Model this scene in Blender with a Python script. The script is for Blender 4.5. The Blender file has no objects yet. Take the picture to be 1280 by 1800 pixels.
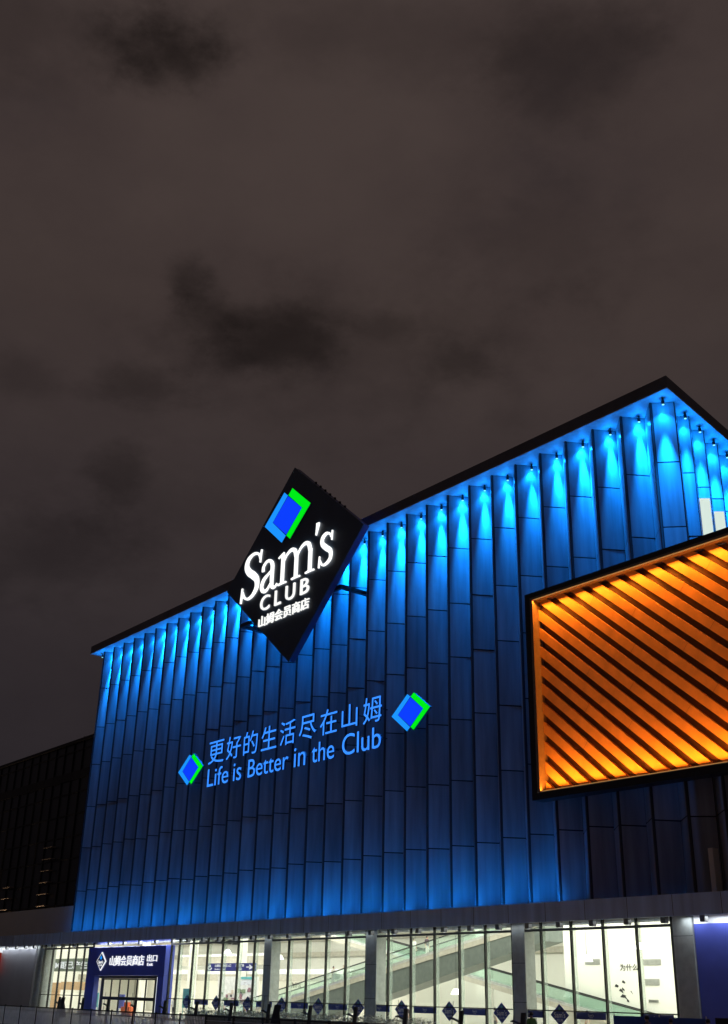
import bpy, bmesh, math, random
from mathutils import Vector, Matrix
random.seed(7)
S = bpy.context.scene
C = S.collection
rad = math.radians

# ------------------------------------------------------------------ camera
cam_d = bpy.data.cameras.new('camera')
cam = bpy.data.objects.new('camera', cam_d); C.objects.link(cam)
r_ = Vector((0.6269586861, 0.7787632329, 0.0212281173))
u_ = Vector((0.2996437514, -0.2662074601, 0.9161589439))
f_ = Vector((-0.7191219842, 0.5680329350, 0.4002526160))
M = Matrix((r_, u_, -f_)).transposed().to_4x4()
M.translation = Vector((0, 0, 2.24))
cam.matrix_world = M
cam_d.sensor_fit = 'VERTICAL'; cam_d.sensor_height = 36.0; cam_d.sensor_width = 25.6
cam_d.lens = 1948.8 / 1800 * 36
cam_d.clip_start = 0.1; cam_d.clip_end = 4000
S.camera = cam

# ------------------------------------------------------------------ exposure
S.view_settings.view_transform = 'Standard'
S.view_settings.look = 'None'
S.view_settings.exposure = 0.0
S.view_settings.gamma = 1.0
S.cycles.use_denoising = True
S.cycles.max_bounces = 8
S.cycles.transparent_max_bounces = 24
S.cycles.sample_clamp_indirect = 4.0

# ------------------------------------------------------------------ night sky: city glow on broken cloud
W = bpy.data.worlds.new('World'); S.world = W; W.use_nodes = True
nt = W.node_tree; N = nt.nodes; L = nt.links
bg = N['Background']; out = N['World Output']
sky = N.new('ShaderNodeTexSky'); sky.sky_type = 'NISHITA'; sky.sun_disc = False
sky.sun_elevation = rad(-12); sky.sun_rotation = rad(200)
tc = N.new('ShaderNodeTexCoord')
def wmath(op, a, b=None):
    n = N.new('ShaderNodeMath'); n.operation = op
    for i, v in enumerate((a, b)):
        if v is None: continue
        if isinstance(v, (int, float)): n.inputs[i].default_value = v
        else: L.new(v, n.inputs[i])
    return n.outputs[0]
def wnoise(scale, detail, rough, off):
    mp = N.new('ShaderNodeMapping'); mp.inputs['Location'].default_value = off; mp.inputs['Scale'].default_value = (1, 1, 1.7)
    L.new(tc.outputs['Generated'], mp.inputs[0])
    n = N.new('ShaderNodeTexNoise'); n.inputs['Scale'].default_value = scale
    n.inputs['Detail'].default_value = detail; n.inputs['Roughness'].default_value = rough
    L.new(mp.outputs[0], n.inputs['Vector']); return n.outputs['Fac']
n1 = wnoise(2.6, 5, 0.55, (3.1, 0.4, 7.7))
n2 = wnoise(7.0, 6, 0.6, (1.3, 5.2, 2.4))
cl = wmath('ADD', wmath('MULTIPLY', n1, 0.65), wmath('MULTIPLY', n2, 0.35))
ramp = N.new('ShaderNodeValToRGB'); L.new(cl, ramp.inputs[0])
e = ramp.color_ramp.elements
e[0].position = 0.30; e[0].color = (0.0360, 0.0265, 0.0265, 1)
e[1].position = 0.62; e[1].color = (0.0580, 0.0418, 0.0380, 1)
m_ = ramp.color_ramp.elements.new(0.44); m_.color = (0.0475, 0.0340, 0.0318, 1)
# darker cloud bodies at fixed places of the sky, ragged by finer noise
def pxdir(x, y):
    return (r_ * ((x - 640) / 1948.8) + u_ * (-(y - 900) / 1948.8) + f_).normalized()
n3 = wnoise(16.0, 6, 0.62, (4.3, 2.2, 9.4))
def blob(x, y, wx, wy, depth, rag=0.9):
    d0 = pxdir(x, y)
    def along(ax, sc):
        v = N.new('ShaderNodeVectorMath'); v.operation = 'DOT_PRODUCT'
        L.new(tc.outputs['Generated'], v.inputs[0]); v.inputs[1].default_value = ax
        return wmath('DIVIDE', wmath('SUBTRACT', v.outputs['Value'], d0.dot(ax)), sc)
    a, b_ = along(r_, wx / 1948.8), along(u_, wy / 1948.8)
    d = wmath('SQRT', wmath('ADD', wmath('MULTIPLY', a, a), wmath('MULTIPLY', b_, b_)))
    d = wmath('ADD', d, wmath('MULTIPLY', wmath('ADD', wmath('SUBTRACT', n2, 0.5), wmath('SUBTRACT', n3, 0.5)), rag * 2.6))
    mr = N.new('ShaderNodeMapRange'); mr.interpolation_type = 'SMOOTHERSTEP'
    L.new(d, mr.inputs['Value']); mr.inputs['From Min'].default_value = 0.0; mr.inputs['From Max'].default_value = 2.0
    mr.inputs['To Min'].default_value = 1 - depth; mr.inputs['To Max'].default_value = 1.0
    return mr.outputs[0]
dark = blob(300, 98, 75, 48, .62)
for q in ((230, 70, 70, 50, .2), (1010, 115, 110, 70, .26), (330, 495, 32, 36, .42), (365, 545, 45, 40, .34), (500, 605, 90, 42, .46), (420, 590, 130, 60, .16), (240, 675, 75, 32, .34),
          (800, 645, 55, 42, .34), (680, 572, 60, 26, .22), (640, 620, 260, 110, .18), (210, 832, 40, 42, .30), (40, 660, 60, 40, .2), (70, 980, 150, 70, .28), (960, 420, 130, 80, .14), (330, 880, 160, 60, .12), (700, 60, 300, 60, .16), (40, 40, 140, 60, .2)):
    dark = wmath('MULTIPLY', dark, blob(*q))
# the glow fades towards the horizon
sx = N.new('ShaderNodeSeparateXYZ'); L.new(tc.outputs['Generated'], sx.inputs[0])
hz = N.new('ShaderNodeMapRange'); L.new(sx.outputs['Z'], hz.inputs['Value'])
hz.inputs['From Min'].default_value = 0.12; hz.inputs['From Max'].default_value = 0.62
hz.inputs['To Min'].default_value = 0.44; hz.inputs['To Max'].default_value = 1.04
dark = wmath('MULTIPLY', dark, hz.outputs[0])
mx = N.new('ShaderNodeVectorMath'); mx.operation = 'SCALE'
L.new(ramp.outputs[0], mx.inputs[0]); L.new(dark, mx.inputs['Scale'])
sk = N.new('ShaderNodeVectorMath'); sk.operation = 'SCALE'; L.new(sky.outputs[0], sk.inputs[0]); sk.inputs['Scale'].default_value = 0.05
ad = N.new('ShaderNodeVectorMath'); ad.operation = 'ADD'; L.new(mx.outputs[0], ad.inputs[0]); L.new(sk.outputs[0], ad.inputs[1])
tn = N.new('ShaderNodeMix'); tn.data_type = 'RGBA'      # cooler, bluer air low over the building
hb_ = N.new('ShaderNodeMapRange'); L.new(sx.outputs['Z'], hb_.inputs['Value']); hb_.inputs['From Min'].default_value = 0.15; hb_.inputs['From Max'].default_value = 0.55
L.new(hb_.outputs[0], tn.inputs[0]); tn.inputs[6].default_value = (.84, .96, 1.22, 1); tn.inputs[7].default_value = (1, 1, 1, 1)
tm = N.new('ShaderNodeVectorMath'); tm.operation = 'MULTIPLY'; L.new(ad.outputs[0], tm.inputs[0]); L.new(tn.outputs[2], tm.inputs[1])
L.new(tm.outputs[0], bg.inputs['Color']); bg.inputs['Strength'].default_value = 1.0

# ------------------------------------------------------------------ light levels (lamps the photograph shows)
BLUE = (0.003, 0.25, 1.0)
P_WIDE, P_MID, P_BEAM = 50, 1150, 47000
P_FLOOD = 1250
P_HALL = 1330
P_SOFFIT = 330
P_AMBER = 860
P_FACADE_TINT = 0

# ------------------------------------------------------------------ materials
def mat(name, col, rough=0.5, metal=0.0, var=0.12, scale=3.0, bump=0.0, bscale=30.0, spec=0.5, streak=False):
    m = bpy.data.materials.new(name); m.use_nodes = True
    t = m.node_tree; b = t.nodes['Principled BSDF']
    b.inputs['Roughness'].default_value = rough; b.inputs['Metallic'].default_value = metal
    b.inputs['Specular IOR Level'].default_value = spec
    co = t.nodes.new('ShaderNodeTexCoord')
    n = t.nodes.new('ShaderNodeTexNoise'); n.inputs['Scale'].default_value = scale; n.inputs['Detail'].default_value = 5
    if streak:      # rain streaks run down the sheet
        mp = t.nodes.new('ShaderNodeMapping'); mp.inputs['Scale'].default_value = (2.6, 2.6, .22)
        t.links.new(co.outputs['Object'], mp.inputs[0]); t.links.new(mp.outputs[0], n.inputs['Vector'])
    else: t.links.new(co.outputs['Object'], n.inputs['Vector'])
    r = t.nodes.new('ShaderNodeValToRGB')
    r.color_ramp.elements[0].position = 0.3; r.color_ramp.elements[1].position = 0.7
    r.color_ramp.elements[0].color = tuple(c * (1 - var) for c in col) + (1,)
    r.color_ramp.elements[1].color = tuple(min(1, c * (1 + var)) for c in col) + (1,)
    t.links.new(n.outputs['Fac'], r.inputs[0]); t.links.new(r.outputs[0], b.inputs['Base Color'])
    if bump:
        n2 = t.nodes.new('ShaderNodeTexNoise'); n2.inputs['Scale'].default_value = bscale
        t.links.new(co.outputs['Object'], n2.inputs['Vector'])
        bp = t.nodes.new('ShaderNodeBump'); bp.inputs['Strength'].default_value = bump
        t.links.new(n2.outputs['Fac'], bp.inputs['Height']); t.links.new(bp.outputs[0], b.inputs['Normal'])
    return m
def emit(name, col, strength, var=0.0):
    m = bpy.data.materials.new(name); m.use_nodes = True
    t = m.node_tree; t.nodes.clear()
    o = t.nodes.new('ShaderNodeOutputMaterial'); em = t.nodes.new('ShaderNodeEmission')
    em.inputs[0].default_value = tuple(col) + (1,); em.inputs[1].default_value = strength
    t.links.new(em.outputs[0], o.inputs[0]); return m
def glass(name, tint=(0.96, 0.98, 0.955), refl=0.07, milk=0.0, milkcol=(.8, .9, .85)):
    m = bpy.data.materials.new(name); m.use_nodes = True
    t = m.node_tree; t.nodes.clear()
    o = t.nodes.new('ShaderNodeOutputMaterial')
    tr = t.nodes.new('ShaderNodeBsdfTransparent'); tr.inputs[0].default_value = tint + (1,)
    gl = t.nodes.new('ShaderNodeBsdfGlossy'); gl.inputs['Roughness'].default_value = 0.02
    lw = t.nodes.new('ShaderNodeLayerWeight'); lw.inputs[0].default_value = 0.5
    pw = t.nodes.new('ShaderNodeMath'); pw.operation = 'POWER'; t.links.new(lw.outputs['Facing'], pw.inputs[0]); pw.inputs[1].default_value = 5.0
    fr = t.nodes.new('ShaderNodeMath'); fr.operation = 'MULTIPLY_ADD'; t.links.new(pw.outputs[0], fr.inputs[0]); fr.inputs[1].default_value = 0.9; fr.inputs[2].default_value = 0.03
    mx = t.nodes.new('ShaderNodeMixShader'); t.links.new(fr.outputs[0], mx.inputs[0])
    t.links.new(tr.outputs[0], mx.inputs[1]); t.links.new(gl.outputs[0], mx.inputs[2])
    last = mx
    if milk:
        df = t.nodes.new('ShaderNodeBsdfDiffuse'); df.inputs[0].default_value = milkcol + (1,)
        tl = t.nodes.new('ShaderNodeBsdfTranslucent'); tl.inputs[0].default_value = milkcol + (1,)
        a = t.nodes.new('ShaderNodeMixShader'); t.links.new(df.outputs[0], a.inputs[1]); t.links.new(tl.outputs[0], a.inputs[2])
        b2 = t.nodes.new('ShaderNodeMixShader'); b2.inputs[0].default_value = milk
        t.links.new(mx.outputs[0], b2.inputs[1]); t.links.new(a.outputs[0], b2.inputs[2]); last = b2
    t.links.new(last.outputs[0], o.inputs[0]); return m

M_panel = [mat('cladding_panel_%s' % n, c, 0.36, 0.0, 0.24, 0.8, 0.22, 1.1, 0.5, True) for n, c in
           (('slate', (.30, .31, .34)), ('slate_pale', (.34, .35, .38)), ('slate_deep', (.265, .275, .30)))]
M_joint = mat('joint_black', (.018, .019, .022), 0.7)
M_trim = mat('ridge_trim', (.05, .052, .06), 0.5)
M_roofedge = mat('roof_fascia_metal', (.105, .105, .125), 0.55, var=.2, scale=.4)
M_soffit = mat('eave_soffit', (.74, .75, .77), 0.5)
M_canopy = mat('canopy_grey_metal', (.50, .61, .80), 0.45, var=.2, scale=.6, streak=True)
M_csoff = mat('canopy_soffit_white', (.75, .76, .76), 0.5)
M_black = mat('black_metal', (.012, .012, .014), 0.45)
M_mull = mat('dark_mullion', (.012, .014, .013), 0.5)
M_col = mat('column_grey_cladding', (.36, .39, .37), 0.5)
M_cream = mat('cream_wall', (.72, .715, .65), 0.75, var=.04, scale=.3)
M_taupe = mat('taupe_panel', (.46, .43, .36), 0.6)
M_skirt = mat('grey_side_cladding', (.14, .165, .15), 0.45)
M_steel = mat('brushed_steel', (.62, .63, .61), 0.35, 0.6)
M_floor = mat('hall_floor_tile', (.62, .60, .54), 0.3)
M_navy = mat('navy_panel', (.085, .115, .50), 0.4, var=.1, scale=.6)
M_navyfilm = mat('navy_film', (.055, .08, .30), 0.5)
M_signface = mat('sign_face_black', (.045, .080, .135), 0.42, var=.15, scale=.5)
M_signside = mat('sign_side_navy', (.05, .07, .22), 0.5)
M_tan = mat('tan_frame_metal', (.26, .19, .13), 0.4)
M_slat = mat('timber_tone_slat', (.78, .38, .10), 0.45, var=.14, scale=1.3)
M_slatback = mat('dark_brown_backing', (.10, .055, .025), 0.7)
M_white = mat('white_paint', (.8, .8, .78), 0.5)
M_glass = glass('storefront_glass')
M_fin = glass('glass_fin', milk=0.22, milkcol=(.72, .85, .78))
M_bal = glass('balustrade_glass', (.90, .965, .935), milk=0.07, milkcol=(.75, .88, .82))
M_bgglass = mat('dark_curtain_glass', (.010, .013, .019), 0.35, var=.4, scale=.08)
M_bgframe = mat('dark_building_frame', (.010, .011, .014), 0.6)
M_ledge = mat('stone_ledge', (.35, .30, .25), 0.7)
M_boxgrey = mat('lamp_housing_grey', (.16, .16, .15), .5)
M_pave = mat('plaza_paving', (.30, .30, .28), 0.28, var=.2, scale=1.1, bump=.1)
M_rail = mat('galvanised_rail', (.90, .92, .88), 0.4, 0.35)
M_railD = mat('dark_green_rail', (.035, .045, .038), 0.5)
M_hedge = mat('hedge_leaves', (.34, .38, .28), 0.6, var=.4, scale=9)
M_grille = mat('wall_grille_grey', (.33, .34, .31), 0.6)
M_ink = mat('black_lettering', (.03, .03, .03), 0.6)
M_red = mat('orange_red_cloth', (.75, .16, .05), 0.6)
M_teal = mat('teal_poster', (.10, .34, .36), 0.5)
M_orange_wall = mat('peach_wall', (.75, .50, .30), 0.7)
E_white = emit('sign_white_lit', (1, 1, .97), 1.3)
E_club = emit('sign_white_lit_soft', (1, 1, .97), 1.05)
E_whited = emit('small_sign_white_lit', (.95, .97, 1), 1.0)
E_green = emit('sign_green_lit', (.0, .85, .01), 1.0)
E_sky = emit('sign_light_blue_lit', (.012, .30, 1.0), 1.0)
E_blue = emit('sign_blue_lit', (.004, .050, 1.0), 1.0)
E_text = emit('slogan_blue_lit', (.034, .24, 1.0), 1.3)
E_lens = emit('lamp_lens_blue', (.25, .85, 1.0), 1.6)
E_lamp = emit('pendant_lit', (1, .98, .94), 3.2)
E_window = emit('window_lit', (.72, .86, .78), 0.95)
E_warm = emit('warm_lamp_lit', (1, .62, .33), 2.5)
E_red = emit('red_sign_lit', (.9, .06, .03), .22)
E_led = emit('led_strip_amber', (1, .5, .15), .4)
E_tube = emit('cool_tube_lit', (.86, .93, 1), .9)
skin_m = mat('skin', (.48, .30, .22), .6)
hair_m = mat('hair', (.015, .013, .012), .6)
def cloth(n, c): return mat('cloth_' + n, c, .8)

FACE_LIT = ('sign_green_lit', 'sign_light_blue_lit', 'sign_blue_lit', 'slogan_blue_lit')
M_can = mat('channel_letter_return', (.05, .08, .16), .5)
# ------------------------------------------------------------------ helpers
class MB:
    def __init__(s): s.bm = bmesh.new()
    def poly(s, pts, mi=0):
        f = s.bm.faces.new([s.bm.verts.new(Vector(p)) for p in pts]); f.material_index = mi; return f
    def hexa(s, b, t, mi=0):
        """prism between polygon b (list of points) and polygon t of the same length"""
        vb = [s.bm.verts.new(Vector(p)) for p in b]; vt = [s.bm.verts.new(Vector(p)) for p in t]
        n = len(b); fs = [s.bm.faces.new(vb[::-1]), s.bm.faces.new(vt)]
        for i in range(n): fs.append(s.bm.faces.new((vb[i], vb[(i + 1) % n], vt[(i + 1) % n], vt[i])))
        for f in fs: f.material_index = mi
    def box(s, x0, x1, y0, y1, z0, z1, mi=0):
        s.hexa([(x0, y0, z0), (x1, y0, z0), (x1, y1, z0), (x0, y1, z0)], [(x0, y0, z1), (x1, y0, z1), (x1, y1, z1), (x0, y1, z1)], mi)
    def plate(s, pts, y0, y1, mi=0):
        """polygon given in (x, z), extruded from y0 to y1"""
        s.hexa([(x, y0, z) for x, z in pts], [(x, y1, z) for x, z in pts], mi)
    def tube(s, a, b, r, n=8, r2=None, mi=0):
        a = Vector(a); b = Vector(b); d = (b - a).normalized()
        u = d.orthogonal().normalized(); w = d.cross(u); r2 = r if r2 is None else r2
        A = [a + (u * math.cos(2 * math.pi * i / n) + w * math.sin(2 * math.pi * i / n)) * r for i in range(n)]
        B = [b + (u * math.cos(2 * math.pi * i / n) + w * math.sin(2 * math.pi * i / n)) * r2 for i in range(n)]
        s.hexa(A, B, mi)
    def lathe(s, prof, c, n=20, mi=0):
        rings = [[s.bm.verts.new(Vector((c[0] + r * math.cos(2 * math.pi * i / n), c[1] + r * math.sin(2 * math.pi * i / n), c[2] + z))) for i in range(n)] for r, z in prof]
        for a, b in zip(rings, rings[1:]):
            for i in range(n):
                f = s.bm.faces.new((a[i], a[(i + 1) % n], b[(i + 1) % n], b[i])); f.material_index = mi
    def build(s, name, mats, parent=None, bevel=0, smooth=False, origin=None):
        bm = s.bm
        bmesh.ops.recalc_face_normals(bm, faces=bm.faces)
        me = bpy.data.meshes.new(name)
        if origin is None: origin = Vector((0, 0, 0))
        if parent is not None: origin = parent_origin(parent)
        else: origin = Vector(origin)
        bmesh.ops.translate(bm, verts=bm.verts, vec=-origin)
        bm.to_mesh(me); bm.free()
        for m in (mats if isinstance(mats, (list, tuple)) else [mats]): me.materials.append(m)
        if len(me.materials) == 1 and me.materials[0].name in FACE_LIT:
            me.materials.append(M_can)
            for p in me.polygons: p.material_index = 0 if p.normal.y < -.9 else 1
        if smooth:
            for p in me.polygons: p.use_smooth = True
        o = bpy.data.objects.new(name, me); C.objects.link(o)
        if parent is not None: o.parent = parent
        else: o.location = origin
        if bevel:
            b = o.modifiers.new('bevel', 'BEVEL'); b.width = bevel; b.segments = 1; b.limit_method = 'ANGLE'
        return o
def parent_origin(p):
    v = Vector((0, 0, 0))
    while p is not None: v += Vector(p.location); p = p.parent
    return v
def tag(o, label, cat, group=None, kind=None):
    if label: o['label'] = label
    if cat: o['category'] = cat
    if group: o['group'] = group
    if kind: o['kind'] = kind
    return o
def thing(name, label, cat, loc=(0, 0, 0), group=None):
    o = bpy.data.objects.new(name, None); C.objects.link(o); o.location = loc; o.empty_display_size = .3
    return tag(o, label, cat, group)
def structure(name, mb, m):
    o = mb.build(name, m); o['kind'] = 'structure'; return o
def copy_tree(o, loc, label=None):
    def rec(a, par):
        c = a.copy(); C.objects.link(c)
        if par is not None: c.parent = par
        for ch in list(a.children): rec(ch, c)
        return c
    c = rec(o, None); c.location = loc
    if label: c['label'] = label
    return c
ORD = ['first', 'second', 'third', 'fourth', 'fifth', 'sixth', 'seventh', 'eighth', 'ninth', 'tenth', 'eleventh', 'twelfth', 'thirteenth', 'fourteenth',
       'fifteenth', 'sixteenth', 'seventeenth', 'eighteenth', 'nineteenth', 'twentieth']
ORD += ['twenty-' + a for a in ORD[:9]] + ['thirtieth'] + ['thirty-' + a for a in ORD[:9]] + ['fortieth']

def text_polys(body, bold=0.0, spacing=1.0):
    cu = bpy.data.curves.new('text', 'FONT'); cu.body = body; cu.size = 1; cu.offset = bold; cu.space_character = spacing
    cu.fill_mode = 'FRONT'; cu.resolution_u = 4
    o = bpy.data.objects.new('text', cu); C.objects.link(o)
    bpy.context.view_layer.update()
    me = bpy.data.meshes.new_from_object(o.evaluated_get(bpy.context.evaluated_depsgraph_get()))
    bpy.data.objects.remove(o); bpy.data.curves.remove(cu)
    return me
def lettering(name, body, box, y, depth, m, parent, bold=0.0, spacing=1.0, axis='front', keep=False):
    """text filling box = (x0, x1, z0, z1) on the plane y, its face towards -y, depth thick"""
    me = text_polys(body, bold, spacing)
    vs = [v.co.copy() for v in me.vertices]
    x0, x1 = min(v.x for v in vs), max(v.x for v in vs); z0, z1 = min(v.y for v in vs), max(v.y for v in vs)
    sx_ = (box[1] - box[0]) / max(1e-6, x1 - x0); sz_ = (box[3] - box[2]) / max(1e-6, z1 - z0)
    if keep: sx_ = min(sx_, sz_)
    mb = MB(); bm = mb.bm
    V = [bm.verts.new((box[0] + (v.x - x0) * sx_, y, box[2] + (v.y - z0) * sz_)) for v in vs]
    for p in me.polygons:
        try: bm.faces.new([V[i] for i in p.vertices])
        except ValueError: pass
    bpy.data.meshes.remove(me)
    if depth:
        g = bmesh.ops.extrude_face_region(bm, geom=list(bm.faces))
        bmesh.ops.translate(bm, verts=[a for a in g['geom'] if isinstance(a, bmesh.types.BMVert)], vec=(0, -depth, 0))
    return mb.build(name, m, parent)
def catmull(pts, n=8):
    P = [pts[0]] + list(pts) + [pts[-1]]; outp = []
    for i in range(1, len(P) - 2):
        for k in range(n):
            t = k / n
            outp.append(tuple(0.5 * (2 * P[i][j] + (P[i + 1][j] - P[i - 1][j]) * t + (2 * P[i - 1][j] - 5 * P[i][j] + 4 * P[i + 1][j] - P[i + 2][j]) * t * t + (3 * P[i][j] - P[i - 1][j] - 3 * P[i + 1][j] + P[i + 2][j]) * t ** 3) for j in range(3)))
    outp.append(tuple(pts[-1])); return outp
def stroke(mb, pts, fx, y0, y1, n=8):
    """a pen stroke (x, z, width) swept into a solid strip; fx maps glyph units to the sign's plane"""
    q = catmull(pts, n); Lf, Rt = [], []
    for i, (x, z, w) in enumerate(q):
        a = q[max(0, i - 1)]; b = q[min(len(q) - 1, i + 1)]
        w = .012 + w * .84; dx, dz = b[0] - a[0], b[1] - a[1]; l = math.hypot(dx, dz) or 1
        Lf.append(fx(x - dz / l * w / 2, z + dx / l * w / 2)); Rt.append(fx(x + dz / l * w / 2, z - dx / l * w / 2))
    bm = mb.bm
    ring = [[bm.verts.new((p[0], y, p[1])) for p in (Lf[i], Rt[i])] + [bm.verts.new((p[0], yb, p[1])) for p, yb in ((Rt[i], y1), (Lf[i], y1))] for i in range(len(q)) for y in (y0,)]
    for a, b in zip(ring, ring[1:]):
        for k in range(4): bm.faces.new((a[k], a[(k + 1) % 4], b[(k + 1) % 4], b[k]))
    bm.faces.new(ring[0][::-1]); bm.faces.new(ring[-1])
def lamp(name, typ, loc, power, col, parent=None, **k):
    d = bpy.data.lights.new(name, typ); d.energy = power; d.color = col
    for a, v in k.items():
        if a not in ('aim',): setattr(d, a, v)
    o = bpy.data.objects.new(name, d); C.objects.link(o)
    po = parent_origin(parent) if parent is not None else Vector((0, 0, 0))
    if parent is not None: o.parent = parent
    o.location = Vector(loc) - po
    aim = k.get('aim')
    if aim is not None:
        o.rotation_mode = 'QUATERNION'
        o.rotation_quaternion = (Vector(aim) - Vector(loc)).to_track_quat('-Z', 'Y')
    return o

# ================================================================== THE SETTING
g = MB(); g.poly([(-900, -300, 0), (500, -300, 0), (500, 900, 0), (-900, 900, 0)])
structure('plaza_ground', g, M_pave)
# paving joints are in the material: a brick texture over the noise
t = M_pave.node_tree; b = t.nodes['Principled BSDF']
br = t.nodes.new('ShaderNodeTexBrick'); br.inputs['Scale'].default_value = 1.2
br.inputs['Color1'].default_value = (.9, .9, .9, 1); br.inputs['Color2'].default_value = (1, 1, 1, 1); br.inputs['Mortar'].default_value = (.4, .4, .4, 1); br.inputs['Mortar Size'].default_value = .012
co = t.nodes.new('ShaderNodeTexCoord'); t.links.new(co.outputs['Object'], br.inputs['Vector'])
mm = t.nodes.new('ShaderNodeMix'); mm.data_type = 'RGBA'; mm.blend_type = 'MULTIPLY'; mm.inputs[0].default_value = 1
src = b.inputs['Base Color'].links[0].from_socket
t.links.new(src, mm.inputs[6]); t.links.new(br.outputs[0], mm.inputs[7]); t.links.new(mm.outputs[2], b.inputs['Base Color'])

# ------------------------------------------------------------------ main building
YR, ZE, ZB = 53.06, 37.68, 7.30
PITCH = 2.397
ridge = lambda k: (-37.78 - PITCH * k, YR)
valley = lambda k: (-37.78 - PITCH * k + 0.90, YR + 1.45)        # the fold between ridge k and ridge k-1
store = thing('store_building', 'large store clad in folded slate panels washed with blue light', 'building', (-76, 54, 0))
ROWS = [ZB, 11.75, 16.1, 20.4, 24.95, 29.05, 33.45, ZE - .04]

pan, wall = MB(), MB()
def facet(P, Q, z0, z1, rows, trim_at_start=True, seed=0, cuts=None):
    """one fold of the facade from plan point P to Q, the outside on the left of Q-P seen from above ... panels stand 3 cm proud of the wall"""
    P = Vector((P[0], P[1], 0)); Q = Vector((Q[0], Q[1], 0)); d = (Q - P); Ln = d.length; d.normalize()
    n = Vector((d.y, -d.x, 0))
    wall.poly([P + Vector((0, 0, z0)), Q + Vector((0, 0, z0)), Q + Vector((0, 0, z1)), P + Vector((0, 0, z1))], 0)
    rr = random.Random(seed)
    a0 = 0.16 if (trim_at_start and Ln > 1.2) else 0.05
    jit = rr.uniform(-.10, .10)
    zs = [z0] + [z + jit + rr.uniform(-.03, .03) for z in rows if z0 + 1.0 < z < z1 - 1.0] + [z1]
    for za, zb in zip(zs, zs[1:]):
        A = P + d * a0; B = Q - d * 0.05
        o4 = [rr.uniform(.026, .040) for _ in range(4)]
        m = rr.choice((0, 0, 1, 2)); za2, zb2 = za + .04, zb - .04
        base = [A + Vector((0, 0, za2)), B + Vector((0, 0, za2)), B + Vector((0, 0, zb2)), A + Vector((0, 0, zb2))]
        pan.hexa([p + n * .002 for p in base], [p + n * o for p, o in zip(base, o4)], m)
    if trim_at_start:   # dark cover strip standing on the ridge
        a = P - n * .02; b_ = P + d * .11
        wall.hexa([P + n * .004 + Vector((0, 0, z0)), b_ + n * .004 + Vector((0, 0, z0)), b_ + n * .06 + Vector((0, 0, z0)), P + n * .06 + Vector((0, 0, z0))],
                  [P + n * .004 + Vector((0, 0, z1)), b_ + n * .004 + Vector((0, 0, z1)), b_ + n * .06 + Vector((0, 0, z1)), P + n * .06 + Vector((0, 0, z1))], 1)
NB = 32
for k in range(1, NB + 1):
    facet(ridge(k), valley(k), ZB, ZE, ROWS, True, 100 + k)
    facet(valley(k), ridge(k - 1), ZB, ZE, ROWS, False, 300 + k)
# the corner fold and the folded right side
RS = [(-36.64, 54.12)]; VS = []
for i in range(12):
    VS.append((-37.76 - .52 * i, 55.83 + 2.30 * i)); RS.append((-37.18 - .535 * i, 56.42 + 2.32 * i))
facet(ridge(0), RS[0], ZB, ZE, ROWS, True, 1)
for i in range(12):
    facet(RS[i], VS[i], ZB, ZE, ROWS, False, 500 + i)
    facet(VS[i], RS[i + 1], ZB, ZE, ROWS, False, 600 + i)
# left flank, back
XL = ridge(NB)[0]
facet((XL, 82), (XL, YR), ZB, ZE, ROWS, False, 9)
wall.poly([(XL, 82, ZB), (RS[-1][0], 82, ZB), (RS[-1][0], 82, ZE), (XL, 82, ZE)])
wall.build('backing_wall', [M_joint, M_trim], store)
pan.build('folded_cladding', M_panel, store)
# eave: soffit, fascia, roof
ring = [(XL - 2.0, 52.36), (-35.82, 52.32), (-41.7, 83.0), (XL - 2.0, 83.0)]
s = MB(); s.hexa([(x, y, ZE) for x, y in ring], [(x, y, ZE + .05) for x, y in ring]); s.build('eave_soffit', M_soffit, store)
fz = MB()
ins = [(XL - 1.85, 52.5), (-35.99, 52.47), (-41.8, 82.85), (XL - 1.85, 82.85)]
for i in range(4):
    j = (i + 1) % 4
    fz.hexa([(*ring[i], ZE + .053), (*ring[j], ZE + .053), (*ins[j], ZE + .053), (*ins[i], ZE + .053)], [(*ring[i], ZE + .90), (*ring[j], ZE + .90), (*ins[j], ZE + .90), (*ins[i], ZE + .90)])
for i in range(1, 28):   # butt joints of the fascia sheets
    x = XL - 2 + i * 2.9
    if x < -36.6: fz.box(x, x + .03, 52.345 - (x - XL) * 0.0004, 52.36, ZE + .08, ZE + .88)
fz.build('roof_fascia', M_roofedge, store)
s = MB(); s.hexa([(x, y, ZE + .70) for x, y in ins], [(x, y, ZE + .76) for x, y in ins]); s.build('roof', M_roofedge, store)

# lit windows on the right side
for i in (1, 2):
    P, Q = Vector((*VS[i], 0)), Vector((*RS[i + 1], 0)); d = (Q - P).normalized(); n = Vector((d.y, -d.x, 0))
    z1 = (32.6, 32.5)[i - 1]
    w = MB(); a = P + d * .07 + n * .045; b_ = Q - d * .10 + n * .045
    w.hexa([a + Vector((0, 0, 25)), b_ + Vector((0, 0, 25)), b_ + n * .02 + Vector((0, 0, 25)), a + n * .02 + Vector((0, 0, 25))],
           [a + Vector((0, 0, z1)), b_ + Vector((0, 0, z1)), b_ + n * .02 + Vector((0, 0, z1)), a + n * .02 + Vector((0, 0, z1))])
    wo = w.build('window', E_window, store)

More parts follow.
